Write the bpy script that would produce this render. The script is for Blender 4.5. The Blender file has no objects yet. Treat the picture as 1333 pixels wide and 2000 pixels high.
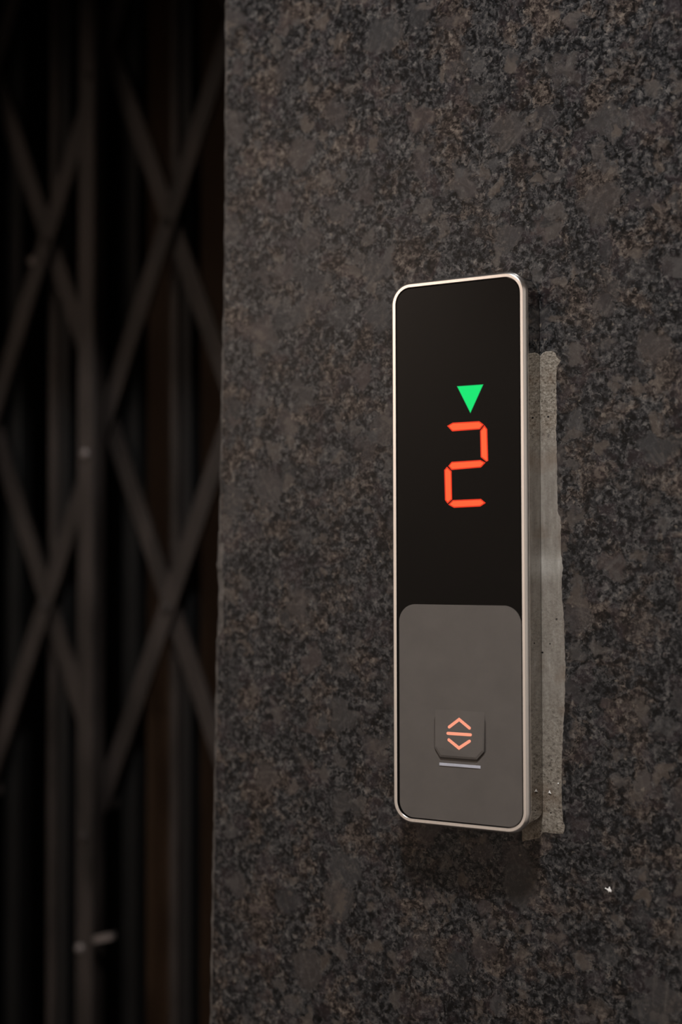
import bpy, bmesh, math, random
from mathutils import Vector, Matrix
random.seed(4)
scene = bpy.context.scene
C = scene.collection
Z0 = 1.50                                    # height of the call panel's centre above the floor

# ------------------------------------------------------------------ camera
yaw, pit, rol = math.radians(30.246), math.radians(1.8387), math.radians(-0.1514)
Fw = Vector((-math.sin(yaw)*math.cos(pit), math.cos(yaw)*math.cos(pit), math.sin(pit)))
Rt = Fw.cross(Vector((0, 0, 1))).normalized(); Up = Rt.cross(Fw)
R2 = Rt*math.cos(rol)+Up*math.sin(rol); U2 = -Rt*math.sin(rol)+Up*math.cos(rol)
cd = bpy.data.cameras.new('camera'); cam = bpy.data.objects.new('camera', cd); C.objects.link(cam)
cd.sensor_fit = 'VERTICAL'; cd.sensor_height = 36.0; cd.sensor_width = 24.0; cd.lens = 50.0
cam.matrix_world = Matrix(((R2.x, U2.x, -Fw.x, 0.31234), (R2.y, U2.y, -Fw.y, -0.67185),
                           (R2.z, U2.z, -Fw.z, Z0-0.00314), (0, 0, 0, 1)))
cd.clip_start = 0.01
cd.dof.use_dof = True; cd.dof.focus_distance = 0.725; cd.dof.aperture_fstop = 3.4
scene.camera = cam

# ------------------------------------------------------------------ world, lamps, exposure
w = bpy.data.worlds.new('world'); scene.world = w; w.use_nodes = True
w.node_tree.nodes['Background'].inputs[0].default_value = (0.02, 0.017, 0.015, 1)
w.node_tree.nodes['Background'].inputs[1].default_value = 0.2
vs = scene.view_settings
vs.view_transform = 'Standard'; vs.look = 'None'; vs.exposure = 0.0; vs.gamma = 1.0; vs.use_curve_mapping = False

def disk_lamp(name, loc, size, power, col):
    l = bpy.data.lights.new(name, 'AREA'); l.shape = 'DISK'; l.size = size; l.energy = power; l.color = col
    o = bpy.data.objects.new(name, l); C.objects.link(o); o.location = loc; return o
CEIL = 2.72
KEY = (0.16, -0.68, CEIL-0.012); WASH = (-1.40, -1.45, CEIL-0.08)
key_light = disk_lamp('key_light', KEY, 0.16, 27.0, (1.0, 0.985, 0.975))
sl = bpy.data.lights.new('added_fill_spot', 'SPOT'); sl.energy = 118; sl.color = (1.0, 0.85, 0.755)  # added unseen spot: brightens the plaster wall for warm fill and reflections
sl.spot_size = math.radians(110); sl.spot_blend = 0.9; sl.shadow_soft_size = 0.04
fill_spot = bpy.data.objects.new('added_fill_spot', sl); C.objects.link(fill_spot)
fill_spot.location = WASH
fill_spot.rotation_euler = (Vector((-1.4, -2.0, 1.45))-Vector(WASH)).to_track_quat('-Z', 'Y').to_euler()

# ------------------------------------------------------------------ helpers
def new_mat(name):
    m = bpy.data.materials.new(name); m.use_nodes = True
    return m, m.node_tree.nodes, m.node_tree.links, m.node_tree.nodes['Principled BSDF']
def plain(name, col, rough=0.5, metal=0.0, spec=0.5):
    m, n, l, b = new_mat(name)
    b.inputs['Base Color'].default_value = (*col, 1); b.inputs['Roughness'].default_value = rough
    b.inputs['Metallic'].default_value = metal; b.inputs['Specular IOR Level'].default_value = spec
    return m
def emis(name, col, s):
    m, n, l, b = new_mat(name)
    b.inputs['Base Color'].default_value = (0.01, 0.01, 0.01, 1); b.inputs['Roughness'].default_value = 0.5; b.inputs['Specular IOR Level'].default_value = 0.1
    b.inputs['Emission Color'].default_value = (*col, 1); b.inputs['Emission Strength'].default_value = s
    return m
def nd(n, t, **kw):
    x = n.new(t)
    for k, v in kw.items():
        if k in x.inputs.keys(): x.inputs[k].default_value = v
        else: setattr(x, k, v)
    return x
def ramp(n, l, src, stops):
    r = n.new('ShaderNodeValToRGB'); e = r.color_ramp.elements
    while len(e) < len(stops): e.new(0.5)
    for el, (p, c) in zip(e, stops):
        el.position = p; el.color = (c, c, c, 1) if not isinstance(c, tuple) else (*c, 1)
    l.new(src, r.inputs[0]); return r
def mixc(n, l, fac, a, b, mode='MIX'):
    x = n.new('ShaderNodeMix'); x.data_type = 'RGBA'; x.blend_type = mode
    for s, v in ((0, fac), (6, a), (7, b)):
        if isinstance(v, (int, float)): x.inputs[s].default_value = v
        elif isinstance(v, tuple): x.inputs[s].default_value = (*v, 1)
        else: l.new(v, x.inputs[s])
    return x.outputs[2]
def math_(n, l, op, a, b=None):
    x = n.new('ShaderNodeMath'); x.operation = op
    for s, v in ((0, a), (1, b)):
        if v is None: continue
        if isinstance(v, (int, float)): x.inputs[s].default_value = v
        else: l.new(v, x.inputs[s])
    return x.outputs[0]

def link(name, me, mat=None, parent=None, loc=None):
    o = bpy.data.objects.new(name, me); C.objects.link(o)
    if mat is not None and not me.materials: me.materials.append(mat)
    if parent: o.parent = parent
    if loc: o.location = loc
    return o
def obj(name, bm, mat, parent=None, smooth=False, loc=None, ang=32):
    bmesh.ops.recalc_face_normals(bm, faces=bm.faces)
    me = bpy.data.meshes.new(name); bm.to_mesh(me); bm.free()
    for m in (mat if isinstance(mat, (list, tuple)) else [mat]): me.materials.append(m)
    if smooth:
        for p in me.polygons: p.use_smooth = True
        me.set_sharp_from_angle(angle=math.radians(ang))
    return link(name, me, None, parent, loc)
def empty(name, loc):
    o = bpy.data.objects.new(name, None); C.objects.link(o); o.location = loc; o.empty_display_size = 0.05; return o
def tag(o, label, cat, group=None):
    o['label'] = label; o['category'] = cat
    if group: o['group'] = group
    return o
def struct(o, label=None, cat=None):
    o['kind'] = 'structure'
    if label: o['label'] = label
    if cat: o['category'] = cat
    return o
def box(bm, x0, x1, y0, y1, z0, z1):
    v = [bm.verts.new(p) for p in ((x0,y0,z0),(x1,y0,z0),(x1,y1,z0),(x0,y1,z0),(x0,y0,z1),(x1,y0,z1),(x1,y1,z1),(x0,y1,z1))]
    for f in ((0,3,2,1),(4,5,6,7),(0,1,5,4),(1,2,6,5),(2,3,7,6),(3,0,4,7)): bm.faces.new([v[i] for i in f])
def bbox(*a):
    bm = bmesh.new(); box(bm, *a); return bm
def rrect(wd, ht, r, n=10):
    r = max(r, 1e-5); pts = []
    for cx, cz, a0 in ((wd/2-r, ht/2-r, 0), (-wd/2+r, ht/2-r, 90), (-wd/2+r, -ht/2+r, 180), (wd/2-r, -ht/2+r, 270)):
        for i in range(n+1):
            a = math.radians(a0+90*i/n); pts.append((cx+r*math.cos(a), cz+r*math.sin(a)))
    return pts
def loft(bm, rings, close_last=False, close_first=False):
    vs_ = [[bm.verts.new(p) for p in r] for r in rings]
    for a, b in zip(vs_, vs_[1:]):
        k = len(a)
        for i in range(k): bm.faces.new((a[i], a[(i+1) % k], b[(i+1) % k], b[i]))
    if close_last: bm.faces.new(vs_[-1])
    if close_first: bm.faces.new(vs_[0])
    return vs_
def prism(poly, y0, y1, bevel=0.0):
    """polygon in (x,z), extruded from y0 (back) to y1 (front); optional inset of the front rim"""
    bm = bmesh.new(); rings = [[(x, y0, z) for x, z in poly], [(x, y1+bevel, z) for x, z in poly]]
    if bevel:
        cx = sum(p[0] for p in poly)/len(poly); cz = sum(p[1] for p in poly)/len(poly)
        rings.append([(x+(cx-x)*0.1, y1, z+(cz-z)*0.1) for x, z in poly])
    loft(bm, rings, True, True); return bm

# ------------------------------------------------------------------ materials
def granite():
    m, n, l, b = new_mat('polished_granite')
    tc = n.new('ShaderNodeTexCoord'); co = tc.outputs['Object']
    def shifted(src, v):
        o = nd(n, 'ShaderNodeVectorMath', operation='ADD'); o.inputs[1].default_value = v; l.new(src, o.inputs[0]); return o.outputs[0]
    # warped coordinates so that crystals get irregular outlines
    wn = nd(n, 'ShaderNodeTexNoise', Scale=110.0, Detail=3.0, Roughness=0.6); l.new(co, wn.inputs['Vector'])
    sub = nd(n, 'ShaderNodeVectorMath', operation='SUBTRACT'); l.new(wn.outputs['Color'], sub.inputs[0]); sub.inputs[1].default_value = (.5,.5,.5)
    scl = nd(n, 'ShaderNodeVectorMath', operation='SCALE'); l.new(sub.outputs[0], scl.inputs[0]); scl.inputs['Scale'].default_value = 0.022
    wv = nd(n, 'ShaderNodeVectorMath', operation='ADD'); l.new(co, wv.inputs[0]); l.new(scl.outputs[0], wv.inputs[1])
    W = wv.outputs[0]
    # fine black and grey grain
    f1 = nd(n, 'ShaderNodeTexNoise', Scale=300.0, Detail=4.0, Roughness=0.72); l.new(co, f1.inputs['Vector'])
    vg = nd(n, 'ShaderNodeTexVoronoi', Scale=470.0, Randomness=1.0); l.new(W, vg.inputs['Vector'])
    sg = n.new('ShaderNodeSeparateColor'); l.new(vg.outputs['Color'], sg.inputs[0])
    f2 = nd(n, 'ShaderNodeTexNoise', Scale=48.0, Detail=3.0, Roughness=0.6); l.new(shifted(co, (5., 9., 2.)), f2.inputs['Vector'])
    s = math_(n, l, 'ADD', math_(n, l, 'MULTIPLY', f1.outputs[0], 0.70), math_(n, l, 'MULTIPLY', sg.outputs[0], 0.17))
    s = math_(n, l, 'ADD', s, math_(n, l, 'MULTIPLY', f2.outputs[0], 0.14))
    g = ramp(n, l, s, [(0.405, (0.0010,0.0011,0.0013)), (0.475, (0.0085,0.0085,0.0095)), (0.535, (0.027,0.027,0.028)), (0.60, (0.058,0.055,0.054)), (0.69, (0.118,0.110,0.103))])
    # brown clouds of grain
    f3 = nd(n, 'ShaderNodeTexNoise', Scale=42.0, Detail=4.0, Roughness=0.65); l.new(W, f3.inputs['Vector'])
    bf = ramp(n, l, f3.outputs[0], [(0.50, 0.0), (0.60, 1.0)])
    brown = ramp(n, l, s, [(0.40, (0.005,0.0035,0.003)), (0.475, (0.022,0.016,0.0135)), (0.54, (0.055,0.043,0.036)), (0.62, (0.105,0.084,0.069)), (0.71, (0.17,0.145,0.12))])
    col = mixc(n, l, math_(n, l, 'MULTIPLY', bf.outputs[0], 0.85), g.outputs[0], brown.outputs[0])
    # plum tint here and there
    f4 = nd(n, 'ShaderNodeTexNoise', Scale=60.0, Detail=3.0); l.new(shifted(W, (3.1, 1.7, 5.2)), f4.inputs['Vector'])
    pf = ramp(n, l, f4.outputs[0], [(0.54, 0.0), (0.64, 1.0)])
    col = mixc(n, l, math_(n, l, 'MULTIPLY', pf.outputs[0], 0.5), col, mixc(n, l, 0.6, col, (0.0405,0.0290,0.0317)))
    # feldspar crystals of two sizes: flat, finely striped patches
    def crystals(col, scale, thr, seed, grey, tan, amt, r0, r1):
        v = nd(n, 'ShaderNodeTexVoronoi', Scale=scale, Randomness=1.0); l.new(shifted(W, seed), v.inputs['Vector'])
        sep = n.new('ShaderNodeSeparateColor'); l.new(v.outputs['Color'], sep.inputs[0])
        pick = ramp(n, l, sep.outputs[0], [(thr, 0.0), (thr+0.02, 1.0)])
        inside = ramp(n, l, v.outputs['Distance'], [(r0, 1.0), (r1, 0.0)])
        rot = nd(n, 'ShaderNodeVectorRotate', rotation_type='Y_AXIS'); l.new(co, rot.inputs['Vector'])
        l.new(math_(n, l, 'MULTIPLY', sep.outputs[1], 6.28), rot.inputs['Angle']); sq = nd(n, 'ShaderNodeMapping'); sq.inputs['Scale'].default_value = (1, 1, 0.10); l.new(rot.outputs[0], sq.inputs[0])
        wave = nd(n, 'ShaderNodeTexNoise', Scale=420.0, Detail=2.0); l.new(sq.outputs[0], wave.inputs['Vector'])
        cc = mixc(n, l, sep.outputs[2], grey, tan)
        st = ramp(n, l, wave.outputs[0], [(0.52, 0.0), (0.70, 0.28)])
        cc = mixc(n, l, st.outputs[0], cc, (0.1496,0.1320,0.1144))
        cc = mixc(n, l, 0.25, cc, col)
        fac = math_(n, l, 'MULTIPLY', math_(n, l, 'MULTIPLY', pick.outputs[0], inside.outputs[0]), amt)
        return mixc(n, l, fac, col, cc)
    col = crystals(col, 40.0, 0.74, (1.3, 0.2, 0.9), (0.036,0.036,0.037), (0.048,0.040,0.037), 0.9, 0.34, 0.46)
    col = crystals(col, 58.0, 0.80, (2.7, 6.2, 3.3), (0.026,0.026,0.027), (0.050,0.038,0.036), 0.85, 0.36, 0.50)
    col = crystals(col, 95.0, 0.76, (4.3, 2.2, 7.9), (0.052,0.050,0.050), (0.085,0.068,0.056), 0.8, 0.34, 0.52)
    # sparse pale flecks
    f5 = nd(n, 'ShaderNodeTexNoise', Scale=230.0, Detail=2.0); l.new(shifted(co, (8., 3., 1.)), f5.inputs['Vector'])
    pk = ramp(n, l, f5.outputs[0], [(0.68, 0.0), (0.75, 1.0)])
    col = mixc(n, l, math_(n, l, 'MULTIPLY', pk.outputs[0], 0.7), col, (0.1496,0.1276,0.1056))
    l.new(col, b.inputs['Base Color'])
    b.inputs['Roughness'].default_value = 0.28; b.inputs['Specular IOR Level'].default_value = 0.20
    return m
def mortar_mat():
    m, n, l, b = new_mat('cement_mortar')
    tc = n.new('ShaderNodeTexCoord'); co = tc.outputs['Object']
    mp = nd(n, 'ShaderNodeMapping'); mp.inputs['Scale'].default_value = (1, 1, 0.18); l.new(co, mp.inputs[0])
    a = nd(n, 'ShaderNodeTexNoise', Scale=420.0, Detail=3.0, Roughness=0.6); l.new(mp.outputs[0], a.inputs['Vector'])
    c = nd(n, 'ShaderNodeTexNoise', Scale=800.0, Detail=3.0, Roughness=0.7); l.new(co, c.inputs['Vector'])
    d = nd(n, 'ShaderNodeTexNoise', Scale=60.0, Detail=2.0); l.new(co, d.inputs['Vector'])
    # rough, sandy at both ends, trowelled smooth in between
    sx = n.new('ShaderNodeSeparateXYZ'); l.new(co, sx.inputs[0])
    mr = nd(n, 'ShaderNodeMapRange'); l.new(sx.outputs[2], mr.inputs[0])
    rr = ramp(n, l, mr.outputs[0], [(0.0, 1.0), (0.16, 0.85), (0.34, 0.25), (0.46, 0.35), (0.54, 0.15), (0.78, 0.15), (0.86, 1.0)])
    mr.inputs[1].default_value = -0.15; mr.inputs[2].default_value = 0.10
    smooth = ramp(n, l, a.outputs[0], [(0.3, (0.30,0.27,0.235)), (0.55, (0.40,0.365,0.325)), (0.75, (0.52,0.49,0.45))])
    sandy = ramp(n, l, c.outputs[0], [(0.32, (0.08,0.065,0.055)), (0.43, (0.30,0.26,0.21)), (0.60, (0.46,0.41,0.35)), (0.75, (0.70,0.65,0.58))])
    col = mixc(n, l, rr.outputs[0], smooth.outputs[0], sandy.outputs[0])
    rust = ramp(n, l, d.outputs[0], [(0.52, 0.0), (0.66, 1.0)])
    col = mixc(n, l, math_(n, l, 'MULTIPLY', rust.outputs[0], 0.4), col, (0.24,0.16,0.10))
    wst = ramp(n, l, mr.outputs[0], [(0.535, 0.0), (0.56, 1.0), (0.58, 1.0), (0.61, 0.0)])
    col = mixc(n, l, math_(n, l, 'MULTIPLY', math_(n, l, 'MULTIPLY', wst.outputs[0], a.outputs[0]), 0.75), col, (0.72,0.70,0.65))
    # tiny black pits
    v = nd(n, 'ShaderNodeTexVoronoi', Scale=260.0); l.new(co, v.inputs['Vector'])
    sp = n.new('ShaderNodeSeparateColor'); l.new(v.outputs['Color'], sp.inputs[0])
    pit_ = math_(n, l, 'MULTIPLY', ramp(n, l, v.outputs['Distance'], [(0.12, 1.0), (0.16, 0.0)]).outputs[0], ramp(n, l, sp.outputs[0], [(0.9, 0.0), (0.91, 1.0)]).outputs[0])
    col = mixc(n, l, pit_, col, (0.012,0.010,0.010))
    l.new(col, b.inputs['Base Color']); b.inputs['Roughness'].default_value = 0.75; b.inputs['Specular IOR Level'].default_value = 0.3
    bp = nd(n, 'ShaderNodeBump', Distance=0.0006); l.new(math_(n, l, 'ADD', math_(n, l, 'MULTIPLY', rr.outputs[0], 0.65), 0.12), bp.inputs['Strength'])
    l.new(c.outputs[0], bp.inputs['Height']); l.new(bp.outputs[0], b.inputs['Normal'])
    return m
def steel(name, col, rough, streak):
    m, n, l, b = new_mat(name)
    tc = n.new('ShaderNodeTexCoord'); mp = nd(n, 'ShaderNodeMapping'); mp.inputs['Scale'].default_value = (1, 1, 0.03); l.new(tc.outputs['Object'], mp.inputs[0])
    a = nd(n, 'ShaderNodeTexNoise', Scale=900.0, Detail=2.0); l.new(mp.outputs[0], a.inputs['Vector'])
    c = ramp(n, l, a.outputs[0], [(0.35, tuple(x*(1-streak) for x in col)), (0.65, col)])
    l.new(c.outputs[0], b.inputs['Base Color']); b.inputs['Metallic'].default_value = 1.0; b.inputs['Roughness'].default_value = rough
    return m
def noisy(name, c0, c1, scale, rough=0.6, spec=0.4, stretch=(1,1,1)):
    m, n, l, b = new_mat(name)
    tc = n.new('ShaderNodeTexCoord'); mp = nd(n, 'ShaderNodeMapping'); mp.inputs['Scale'].default_value = stretch; l.new(tc.outputs['Object'], mp.inputs[0])
    a = nd(n, 'ShaderNodeTexNoise', Scale=scale, Detail=4.0, Roughness=0.6); l.new(mp.outputs[0], a.inputs['Vector'])
    c = ramp(n, l, a.outputs[0], [(0.35, c0), (0.65, c1)]); l.new(c.outputs[0], b.inputs['Base Color'])
    b.inputs['Roughness'].default_value = rough; b.inputs['Specular IOR Level'].default_value = spec
    return m
M_granite = granite(); M_mortar = mortar_mat()
M_bezel = steel('satin_bezel_metal', (0.94,0.925,0.91), 0.2, 0.05)
M_side = steel('dark_polished_metal', (0.43,0.41,0.39), 0.035, 0.10)
M_glass = plain('black_display_glass', (0.002,0.0016,0.0014), 0.10, 0, 0.13)
M_grey = noisy('grey_plastic_overlay', (0.092,0.083,0.077), (0.102,0.092,0.085), 60, 0.30, 0.30)
M_groove = plain('dark_groove', (0.035,0.03,0.027), 0.6)
M_white = noisy('pale_lens', (0.40,0.41,0.47), (0.47,0.48,0.55), 200, 0.4)
M_paint = noisy('white_paint', (0.75,0.74,0.72), (0.85,0.84,0.83), 900, 0.6)
M_seg = emis('led_orange', (1.0,0.125,0.035), 1.0); M_segr = emis('led_orange_rim', (0.80,0.032,0.008), 1.0)
M_tri = emis('led_green', (0.0,0.80,0.17), 1.0); M_trir = emis('led_green_rim', (0.0,0.42,0.10), 1.0)
M_icon = emis('button_light', (1.0,0.345,0.215), 1.0)
M_gate = noisy('old_dark_steel', (0.007,0.0054,0.0047), (0.027,0.0213,0.0192), 40, 0.5, 0.25, (1,1,0.25))
M_channel = noisy('shaded_steel', (0.0025,0.0025,0.0025), (0.006,0.006,0.0058), 40, 0.5, 0.2, (1,1,0.2))  # gate steel again, with the shade put into a near-black colour
M_rivet = plain('pale_rivet_steel', (0.13,0.11,0.105), 0.45, 0.2)  # paler steel for three rivets and the cross links
M_dark = plain('gap_shade_black', (0.002,0.002,0.0022), 0.6, 0, 0.25)  # colour paints the shaded gap beside the rear uprights
M_door = noisy('dark_brown_door_paint', (0.040,0.022,0.011), (0.050,0.028,0.015), 12, 0.6, 0.2)
M_shaft = plain('unlit_dark_shaft', (0.006,0.006,0.006), 0.9)  # jamb and shaft walls: their unlit darkness is put into the colour
M_plaster = noisy('warm_plaster', (0.72,0.66,0.60), (0.78,0.72,0.66), 4, 0.8, 0.2)
M_ceil = noisy('ceiling_paint', (0.55,0.52,0.49), (0.60,0.57,0.54), 3, 0.8, 0.2)
M_seam = plain('seam_shade_black', (0.006,0.006,0.006), 0.8, 0, 0.2)
M_arris = noisy('honed_edge_highlight', (0.020,0.018,0.017), (0.10,0.09,0.083), 110, 0.5, 0.4)  # honed arris and chips; the paler colour also paints the edge highlight
M_floor = noisy('stone_floor', (0.10,0.085,0.075), (0.16,0.14,0.125), 8, 0.4, 0.4)
M_lampw = plain('lamp_trim', (0.7,0.7,0.7), 0.4)

# ------------------------------------------------------------------ the setting
YL = -2.0; XL = -2.2; XR = 1.4; YS = 1.5; LINT = Z0+0.43; XO = -1.35
# granite facing with a hand-cut, slightly leaning left edge
EDGE = [(-155.5, CEIL-Z0), (-156.5, .3813), (-157.23, .32107), (-157.59, .20116), (-159.39, .11204), (-160.82, .05286),
        (-161.53, .01301), (-162.61, .00565), (-163.33, -.00614), (-163.15, -.01351), (-162.25, -.02086), (-163.32, -.05029),
        (-164.38, -.09433), (-165.44, -.15289), (-166.86, -.21129), (-167.91, -.26947), (-169.3, -.35635), (-172.0, -Z0)]
EDGE = [(x/1000, z) for x, z in EDGE]
def edge_x(z):
    for (xa, za), (xb, zb) in zip(EDGE, EDGE[1:]):
        if zb <= z <= za: return xb+(xa-xb)*(z-zb)/(za-zb)
    return EDGE[-1][0]
zs = sorted({z for _, z in EDGE} | {(-.36+.006*i) for i in range(124)}, reverse=True)
bm = bmesh.new(); cols = []
for z in zs:
    ex = edge_x(z); chip = -.046 < z < .006; j = random.uniform(-.0004, .0004) if abs(z) < .4 else 0; c = random.uniform(.0010, .0018)
    cols.append([bm.verts.new(p) for p in ((XR, 0, z+Z0), (ex+c*1.1+.0006+(.0028 if chip else 0), 0, z+Z0), (ex+j+(.0012 if chip else .0005), c*(.30 if chip else .35), z+Z0), (ex+j, c, z+Z0), (ex+j, .03, z+Z0), (XR, .03, z+Z0))])
for a, b_ in zip(cols, cols[1:]):
    for i in range(6):
        f = bm.faces.new((a[i], a[(i+1) % 6], b_[(i+1) % 6], b_[i]))
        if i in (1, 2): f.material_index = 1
bm.faces.new(cols[0]); bm.faces.new(cols[-1])
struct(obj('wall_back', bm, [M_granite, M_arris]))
struct(obj('wall_jamb', bbox(-.150, XR, .0301, .20, 0, CEIL), M_shaft))
struct(obj('wall_lintel', bbox(XO, -.1705, 0, .10, LINT, CEIL), M_granite))
struct(obj('wall_entrance', bbox(XL, XO, 0, .20, 0, CEIL), M_granite))
struct(obj('wall_left', bbox(XL-.1, XL, YL-.1, YS+.1, 0, CEIL), M_plaster))
struct(obj('wall_right', bbox(XR, XR+.1, YL-.1, YS+.1, 0, CEIL), M_plaster))
struct(obj('wall_front', bbox(XL, XR, YL-.1, YL, 0, CEIL), M_plaster))
struct(obj('floor', bbox(XL-.1, XR+.1, YL-.1, YS+.1, -.1, 0), M_floor))
struct(obj('ceiling', bbox(XL-.1, XR+.1, YL-.1, YS+.1, CEIL, CEIL+.1), M_ceil))
struct(obj('wall_shaft', bbox(XL, XR, YS, YS+.1, 0, CEIL), M_shaft))
for nm, x in (('wall_shaft_side', -1.5), ('wall_shaft_return', -.12)):
    struct(obj(nm, bbox(x, x+.04, .2005, YS, 0, CEIL), M_shaft))
# dark brown lift door standing partly across the opening, behind the gate
d = struct(obj('door_1', bbox(-.571, -.125, .45, .49, 0.002, LINT+.25), M_door))
obj('rail', bbox(-.571, -.125, .446, .45, Z0-.150, Z0-.140), M_door, d)

# ------------------------------------------------------------------ ceiling downlight and added fill spot (out of frame)
def ring_lamp(name, loc, r, label):
    e = tag(empty(name, (loc[0], loc[1], CEIL)), label, 'lamp')
    bm = bmesh.new(); n_ = 32
    loft(bm, [[(rr*math.cos(2*math.pi*i/n_), rr*math.sin(2*math.pi*i/n_), zz) for i in range(n_)] for rr, zz in ((r+.03, 0), (r+.03, -.02), (r+.005, -.026), (r+.003, -.002))])
    obj('trim_ring', bm, M_lampw, e, True); return e
ring_lamp('ceiling_downlight', KEY, 0.08, 'round recessed downlight in the ceiling above the call panel')
e = tag(empty('added_spot_fixture', (WASH[0], WASH[1]+.10, CEIL)), 'small added ceiling spotlight, unseen, for warm fill off the plaster wall', 'lamp')
bm = bmesh.new(); loft(bm, [[(r*math.cos(2*math.pi*i/24), r*math.sin(2*math.pi*i/24), z) for i in range(24)] for r, z in ((.03, 0), (.035, -.02), (.02, -.07))], True, True)
obj('spot_body', bm, M_lampw, e, True)

# ------------------------------------------------------------------ lift call panel
PW, PH, PD = 0.07604, 0.28, 0.0166
YF = -PD-0.0025                                # front of the bezel lip
YG = -0.0188                                   # front of the display glass
pr = tag(empty('lift_call_panel', (0, 0, Z0)), 'slim upright lift call panel with red floor digit, in chrome bezel on granite wall', 'call panel')
def prof(pts, rad=0.0115, n=14):
    return [[(x, y, z) for x, z in rrect(PW-2*i, PH-2*i, rad-i, n)] for i, y in pts]
bm = bmesh.new(); loft(bm, prof([(.0030, -.0012), (.0002, -.0012), (0, -.0014), (0, -.0158), (.0005, -.0160), (.004, -.0160)]), True, True)
seam = bmesh.new(); loft(seam, prof([(.0008, -.0001), (.0008, -.0013)]), True, True)  # black ring put in for the shade of the seam at the wall
seam = obj('shadow_gap_ring', seam, M_seam, pr, True); seam['label'] = 'thin black ring standing in for the shaded seam between housing and wall'
o = obj('housing', bm, M_side, pr, True); o['label'] = 'dark polished metal side of the housing'
bm = bmesh.new(); loft(bm, prof([(.0030, -.0161), (.0002, -.0161), (0, -.0163), (0, -.0170), (.0001, -.0175), (.0005, -.0182), (.0009, YF+.0004), (.0011, YF+.00015), (.0014, YF), (.0028, YF), (.0029, YF+.0001), (.0030, YF+.0003), (.0030, -.0161)]))
o = obj('bezel', bm, M_bezel, pr, True, None, 13); o['label'] = 'pale satin metal bezel with rounded corners'
bm = bmesh.new(); loft(bm, prof([(.0032, -.0162), (.0032, YG+.0003), (.0036, YG)]), True, True)
gl = obj('display_glass', bm, M_glass, pr, True); gl['label'] = 'glossy black display glass'

def rimmed(poly, inset, yb, yf):
    """polygon plate with an outer rim (slot 1) and a core (slot 0)"""
    n_ = len(poly); area = sum(poly[i][0]*poly[(i+1) % n_][1]-poly[(i+1) % n_][0]*poly[i][1] for i in range(n_))
    P = [Vector(p) for p in (poly if area > 0 else poly[::-1])]; Q = []
    for i in range(n_):
        a, b_, c = P[i-1], P[i], P[(i+1) % n_]
        n1 = Vector((-(b_-a).y, (b_-a).x)).normalized(); n2 = Vector((-(c-b_).y, (c-b_).x)).normalized()
        k = (n1+n2).normalized(); Q.append(b_+k*inset/max(k.dot(n1), 0.45))
    bm = bmesh.new()
    vv = loft(bm, [[(p.x, yb, p.y) for p in P], [(p.x, yf, p.y) for p in P], [(q.x, yf, q.y) for q in Q]], False, True)
    for f in bm.faces: f.material_index = 1
    bm.faces.new(vv[-1]); return bm
SEG = [[(-5.6,63.94),(-2.34,65.48),(12.45,65.5),(14.98,63.62),(12.74,61.29),(-2.69,60.97)],
       [(15.29,63.32),(16.86,61.21),(17.27,45.24),(16.12,44.82),(13.1,47.26),(12.86,60.53)],
       [(-5.07,43.41),(-3.1,45.52),(12.96,45.87),(15.81,44.43),(13.26,42.02),(-3.13,41.29)],
       [(-7.36,41.43),(-5.72,43.14),(-3.13,40.7),(-2.89,26.31),(-5.5,24.2),(-6.99,26.11)],
       [(-5.18,23.72),(-2.56,26.01),(13.15,26.24),(15.8,24.15),(12.81,22.36),(-1.94,22.01)]]
for sgm in SEG:
    o = obj('digit_segment', rimmed([(x/1000, z/1000) for x, z in sgm], .0006, YG, YG-.00008), [M_seg, M_segr], gl)
    o['label'] = 'glowing orange segment of the floor number 2'
o = obj('down_arrow', rimmed([(.00004,.08395),(.01492,.08395),(.00756,.06966)], .0003, YG, YG-.00008), [M_tri, M_trir], gl)
o['label'] = 'glowing green triangle pointing down'

# grey lower overlay: rounded at the top, following the bezel at the bottom
def tab(x0, x1, z0, z1, rt, rb, n_=12):
    pts = []
    for cx, cz, a0, r in ((x1-rt, z1-rt, 0, rt), (x0+rt, z1-rt, 90, rt), (x0+rb, z0+rb, 180, rb), (x1-rb, z0+rb, 270, rb)):
        for i in range(n_+1):
            a = math.radians(a0+90*i/n_); pts.append((cx+r*math.cos(a), cz+r*math.sin(a)))
    return pts
o = obj('button_plate', prism(tab(-.0336, .0346, -.1364, -.0272, .0092, .0078), YG+.00002, YG-.00022), M_grey, pr)
o['label'] = 'matt grey lower plate with rounded top corners'
YP = YG-.00022
# the call button: flush at its top, standing proud towards its chamfered lower lip
bt = [(-13.0,-80.5), (-13.0,-99.9), (-9.9,-104.4), (10.4,-104.4), (14.4,-100.2), (14.6,-80.5)]
def lift(z): return max(0.0, min(1.0, (-80.5-z)/20.0))*.0008
bm = bmesh.new()
r0 = [(x/1000, YP+.00002, z/1000) for x, z in bt]; r1 = [(x/1000, YP-lift(z)-.00002, z/1000) for x, z in bt]
cx, cz = .0008, -.091
r2 = [(p[0]+(cx-p[0])*.06, p[1]-(.00025 if p[2] < -.09 else 0), p[2]+((cz-p[2])*.08 if p[2] < -.09 else 0)) for p in r1]
loft(bm, [r0, r1, r2], True, True)
btn = obj('call_button', bm, M_grey, pr)
btn['label'] = 'grey call button with chamfered lower lip and lit arrows'
gr = obj('button_groove', prism([(-12.5,-82.0), (-13.6,-86), (-13.7,-100.1), (-10.2,-105.2), (10.7,-105.2), (15.2,-100.4), (15.2,-86), (14.2,-82.0)], .0, -.00003), M_groove, btn)
gr.data.transform(Matrix.Scale(0.001, 4, (1,0,0)) @ Matrix.Scale(0.001, 4, (0,0,1))); gr.data.transform(Matrix.Translation((0, YP, 0)))
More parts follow.
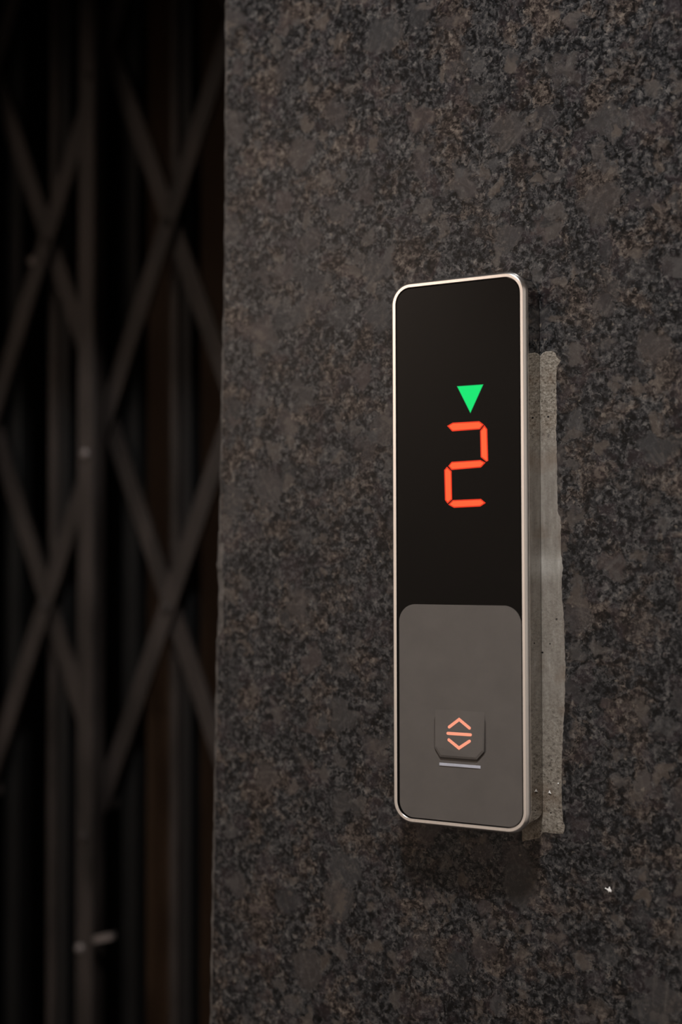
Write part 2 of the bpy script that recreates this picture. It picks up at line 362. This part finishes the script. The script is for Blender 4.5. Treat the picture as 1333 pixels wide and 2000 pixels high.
def btn_y(z): 
    t = max(0.0, min(1.0, (-.0805-z)/.0200)); return YP-t*.0008-.00002-(.00025*max(0, min(1, (-.0805-z)/.02)))
def stroke(pts, wd, thick, follow=True, yb=None):
    """round-ended stroke along (x,z) points lying on the button face"""
    P = [Vector(p) for p in pts]; L = []; Rr = []
    for i, p in enumerate(P):
        a = (P[i]-P[i-1]).normalized() if i else (P[1]-P[0]).normalized()
        b_ = (P[i+1]-P[i]).normalized() if i < len(P)-1 else a
        na, nb = Vector((-a.y, a.x)), Vector((-b_.y, b_.x)); k = (na+nb).normalized(); m_ = k*(wd/2/max(k.dot(na), .5))
        L.append(p+m_); Rr.append(p-m_)
    def cap(c, d, n_=6):
        base = math.atan2(d.y, d.x); return [c+Vector((math.cos(base-math.pi/2+math.pi*i/n_), math.sin(base-math.pi/2+math.pi*i/n_)))*wd/2 for i in range(1, n_)]
    end = cap(P[-1], (P[-1]-P[-2]).normalized()); st = cap(P[0], (P[0]-P[1]).normalized())
    poly = Rr+end+L[::-1]+st
    f = (lambda z: btn_y(z)) if yb is None else (lambda z: yb)
    bm = bmesh.new(); loft(bm, [[(p.x, f(p.y)+.00005, p.y) for p in poly], [(p.x, f(p.y)-thick, p.y) for p in poly]], True, True); return bm
for nm, pts, lab in (('up_chevron', [(-4.9,-89.0), (.6,-84.9), (6.4,-88.9)], 'glowing salmon chevron pointing up'),
                     ('divider_bar', [(-5.6,-92.2), (7.0,-92.2)], 'glowing salmon bar between the chevrons'),
                     ('down_chevron', [(-5.0,-95.4), (.75,-99.2), (6.5,-95.4)], 'glowing salmon chevron pointing down')):
    o = obj(nm, stroke([(x/1000, z/1000) for x, z in pts], .00155, .00006), M_icon, btn); o['label'] = lab
o = obj('indicator_bar', prism([(-.0107,-.1088), (.0122,-.1088), (.0122,-.1074), (-.0107,-.1074)], YP+.00002, YP-.0003, .0001), M_white, pr)
o['label'] = 'thin pale bar under the call button'

# ------------------------------------------------------------------ mortar beside the panel
MR = [(46.0,100.9), (46.77,97.48), (49.22,95.75), (47.01,93.32), (46.42,87.92), (46.56,71.09), (46.18,58.19), (46.62,45.26), (46.69,19.5), (48.31,16.38), (48.44,-1.08), (49.19,-8.77), (48.29,-19.03), (49.55,-31.81), (50.15,-57.32), (49.72,-77.72), (48.82,-87.95), (47.84,-108.36), (47.72,-123.61), (48.18,-133.72), (49.5,-137.91), (48.12,-140.57)]
def mr_x(z):
    for (xa, za), (xb, zb) in zip(MR, MR[1:]):
        if zb <= z <= za: return xb+(xa-xb)*(z-zb)/(za-zb)
    return MR[0][0] if z > MR[0][1] else MR[-1][0]
bm = bmesh.new(); rows = []
nz, nx = 190, 12
for i in range(nz+1):
    t = i/nz; row_edge = None; row = []
    for j in range(nx+1):
        s_ = j/nx
        ztop = 100.2+1.0*math.sin(s_*9)+random.uniform(-.5, .5); zbot = -140.8-(1-s_)*(6.0 if s_ < .45 else 1.0)+random.uniform(-.25, .25)
        z = ztop+(zbot-ztop)*t
        zz = max(-140.5, min(100.8, z)); xe = mr_x(zz)+random.uniform(-.22, .22)
        x = 26.5+(xe-26.5)*s_
        rough = 1.0 if z > 58 else (0.8 if z < -70 else 0.2)
        y = -.55-.25*math.sin(z*.05)*s_+random.uniform(-.12, .12)*rough
        if j == nx or i in (0, nz): y = -.10
        elif j == nx-1: y *= .8
        row.append(bm.verts.new((x/1000, y/1000, z/1000)))
    rows.append(row)
for a, b_ in zip(rows, rows[1:]):
    for j in range(nx): bm.faces.new((a[j], a[j+1], b_[j+1], b_[j]))
bmesh.ops.solidify(bm, geom=bm.faces[:], thickness=0.00008)
for v in bm.verts: v.co.y = min(v.co.y, -.00002)
mo = obj('mortar_patch', bm, M_mortar, None, True, (0, 0, Z0))
tag(mo, 'rough grey-beige mortar strip filling the gap right of the call panel', 'mortar')

def fleck(name, x, z, y, poly, s_, label, mat=M_paint):
    bm = bmesh.new(); P = [(a*s_/1000, b_*s_/1000) for a, b_ in poly]
    loft(bm, [[(a, 0, b_) for a, b_ in P], [(a, -.0002, b_) for a, b_ in P], [(a*.6, -.0004, b_*.6) for a, b_ in P]], True, True)
    o = obj(name, bm, mat, None, False, (x/1000, y, Z0+z/1000)); tag(o, label, 'paint fleck'); return o
FL = [(-2.1,.5), (-1.2,.1), (-.3,-.6), (-.2,-1.5), (.3,-.9), (1.3,-1.1), (1.5,-.2), (.9,.6), (.6,1.6), (.2,1.6), (.0,.7), (-1.0,.5), (-1.7,1.0)]
fleck('paint_fleck', 71.84, -165.95, -.00005, FL, .95, 'tiny white paint fleck on the granite below right of the call panel')
fleck('paint_fleck', 41.6, -120.8, -.00075, [(-.9,-.6), (.2,-.5), (.5,-.9), (1.1,-.8), (.4,.2), (.0,1.3), (-.4,.4)], .8, 'small white fleck on the mortar near its lower end')
fleck('paint_fleck', 46.15, -116.11, -.0006, [(-.5,-.4), (.4,-.5), (.5,.3), (-.1,.6)], .7, 'pinhead white fleck near the right edge of the mortar')

# ------------------------------------------------------------------ folding lattice gate in the opening
GY = 0.26; SP = 0.0655; XA = -0.4555; ZA = 0.113; HP = 0.157
gate = tag(empty('folding_gate', (XA, GY, 0)), 'dark steel folding lattice gate left of the granite wall', 'gate')
GZ0, GZ1 = 0.02, LINT+.18
def gobj(name, bm, mat, lab=None):
    o = obj(name, bm, mat, gate); o.location = (-XA, -GY, 0)
    if lab: o['label'] = lab
    return o
def channel(x0, x1, yf, yb, t=.003):
    """U-section upright, web to the front"""
    bm = bmesh.new(); prof_ = [(x0, yb), (x0, yf+.001), (x0+.001, yf), (x1-.001, yf), (x1, yf+.001), (x1, yb), (x1-t, yb), (x1-t, yf+t), (x0+t, yf+t), (x0+t, yb)]
    loft(bm, [[(x, y, z) for x, y in prof_] for z in (GZ0, GZ1)], True, True); return bm
KS = range(-13, 2)
for k in KS:
    x = XA+SP*k
    if k % 2 == 0:                              # uprights in front of the lattice
        gobj('channel', channel(x-.0135, x+.0040, GY-.026, GY-.012), M_gate)
        gobj('channel', channel(x+.0085, x+.0240, GY+.006, GY+.020), M_channel)
    else:                                       # uprights behind it
        gobj('channel', channel(x-.0080, x+.0010, GY+.006, GY+.020), M_gate)
        gobj('channel', channel(x+.0035, x+.0130, GY+.007, GY+.021), M_dark)  # black strip in place of the shaded gap
x0, x1 = XA+SP*KS[0], XA+SP*3
sl_ = HP/SP; BW = .0155
def diag(sign, zc, yf, zmin, zmax):
    """flat bar through (XA, zc) with slope sign*sl_, clipped to a height range"""
    pts = []
    xs = [x0, x1]
    za, zb = zc+sign*sl_*(x0-XA), zc+sign*sl_*(x1-XA)
    lo, hi = max(min(za, zb), zmin), min(max(za, zb), zmax)
    if hi-lo < .05: return None
    xa, xb = XA+(lo-zc)/(sign*sl_), XA+(hi-zc)/(sign*sl_)
    d_ = Vector((xb-xa, hi-lo)).normalized(); nn = Vector((-d_.y, d_.x))*BW/2
    c4 = [Vector((xa, lo))-nn, Vector((xa, lo))+nn, Vector((xb, hi))+nn, Vector((xb, hi))-nn]
    bm = bmesh.new(); loft(bm, [[(p.x, yf+.0035, Z0+p.y) for p in c4], [(p.x, yf+.0005, Z0+p.y) for p in c4], [(p.x*.96+(xa+xb)/2*.04 if False else p.x, yf, Z0+p.y) for p in c4]], True, True)
    return bm
ZLOW = ZA-2*HP-.010
for q in range(-9, 10):
    zc = ZA+2*HP*q
    for sign, yf in ((1, GY-.008), (-1, GY-.002)):
        bm = diag(sign, zc, yf, ZLOW, LINT-Z0+.15)
        if bm: gobj('lattice_bar', bm, M_gate)
def dome(r, h, n_=10):
    bm = bmesh.new(); loft(bm, [[(r*s1*math.cos(2*math.pi*i/n_), -h1, r*s1*math.sin(2*math.pi*i/n_)) for i in range(n_)] for s1, h1 in ((1, 0), (.95, h*.4), (.7, h*.8), (.3, h))], True, True); return bm
rv = None
spots = []
for k in KS:
    for q in range(-2, 3):
        z = ZA+2*HP*q+(HP if k % 2 else 0)
        if k == 0 and q == 0: continue
        if ZLOW < z < .55: spots.append((XA+SP*k-(.005 if k % 2 == 0 else 0), GY-(.0262 if k % 2 == 0 else .0082), Z0+z-(.03 if k % 2 == 0 else 0)))
spots = [(p, 0) for p in spots]+[((-.4640, GY-.0262, Z0-.322), 1), ((-.5350, GY-.0082, Z0+.255), 1), ((XA-.005, GY-.0262, Z0+ZA-.03), 1)]
rvs = [None, None]
for p, w_ in spots:
    rv = rvs[w_]
    if rv is None:
        o = rvs[w_] = obj('rivet', dome(.0042, .003), (M_gate, M_rivet)[w_], gate, True)
    else:
        o = rv.copy(); C.objects.link(o); o.parent = gate
    o.location = (p[0]-XA, p[1]-GY, p[2])
# short cross links of the lower tier and the rail below
for k in (-2, 0):
    x = XA+SP*k
    bm = bmesh.new(); box(bm, x+.010, x+.028, GY-.031, GY-.026, Z0-.314, Z0-.309)
    for v in bm.verts: v.co.z += (v.co.x-x-.010)*.28
    gobj('cross_link', bm, M_rivet)
gobj('bottom_rail', bbox(x0, x1, GY-.030, GY+.025, 0, .03), M_channel)
gobj('top_rail', bbox(x0, x1, GY-.030, GY+.025, LINT+.15, LINT+.19), M_channel)
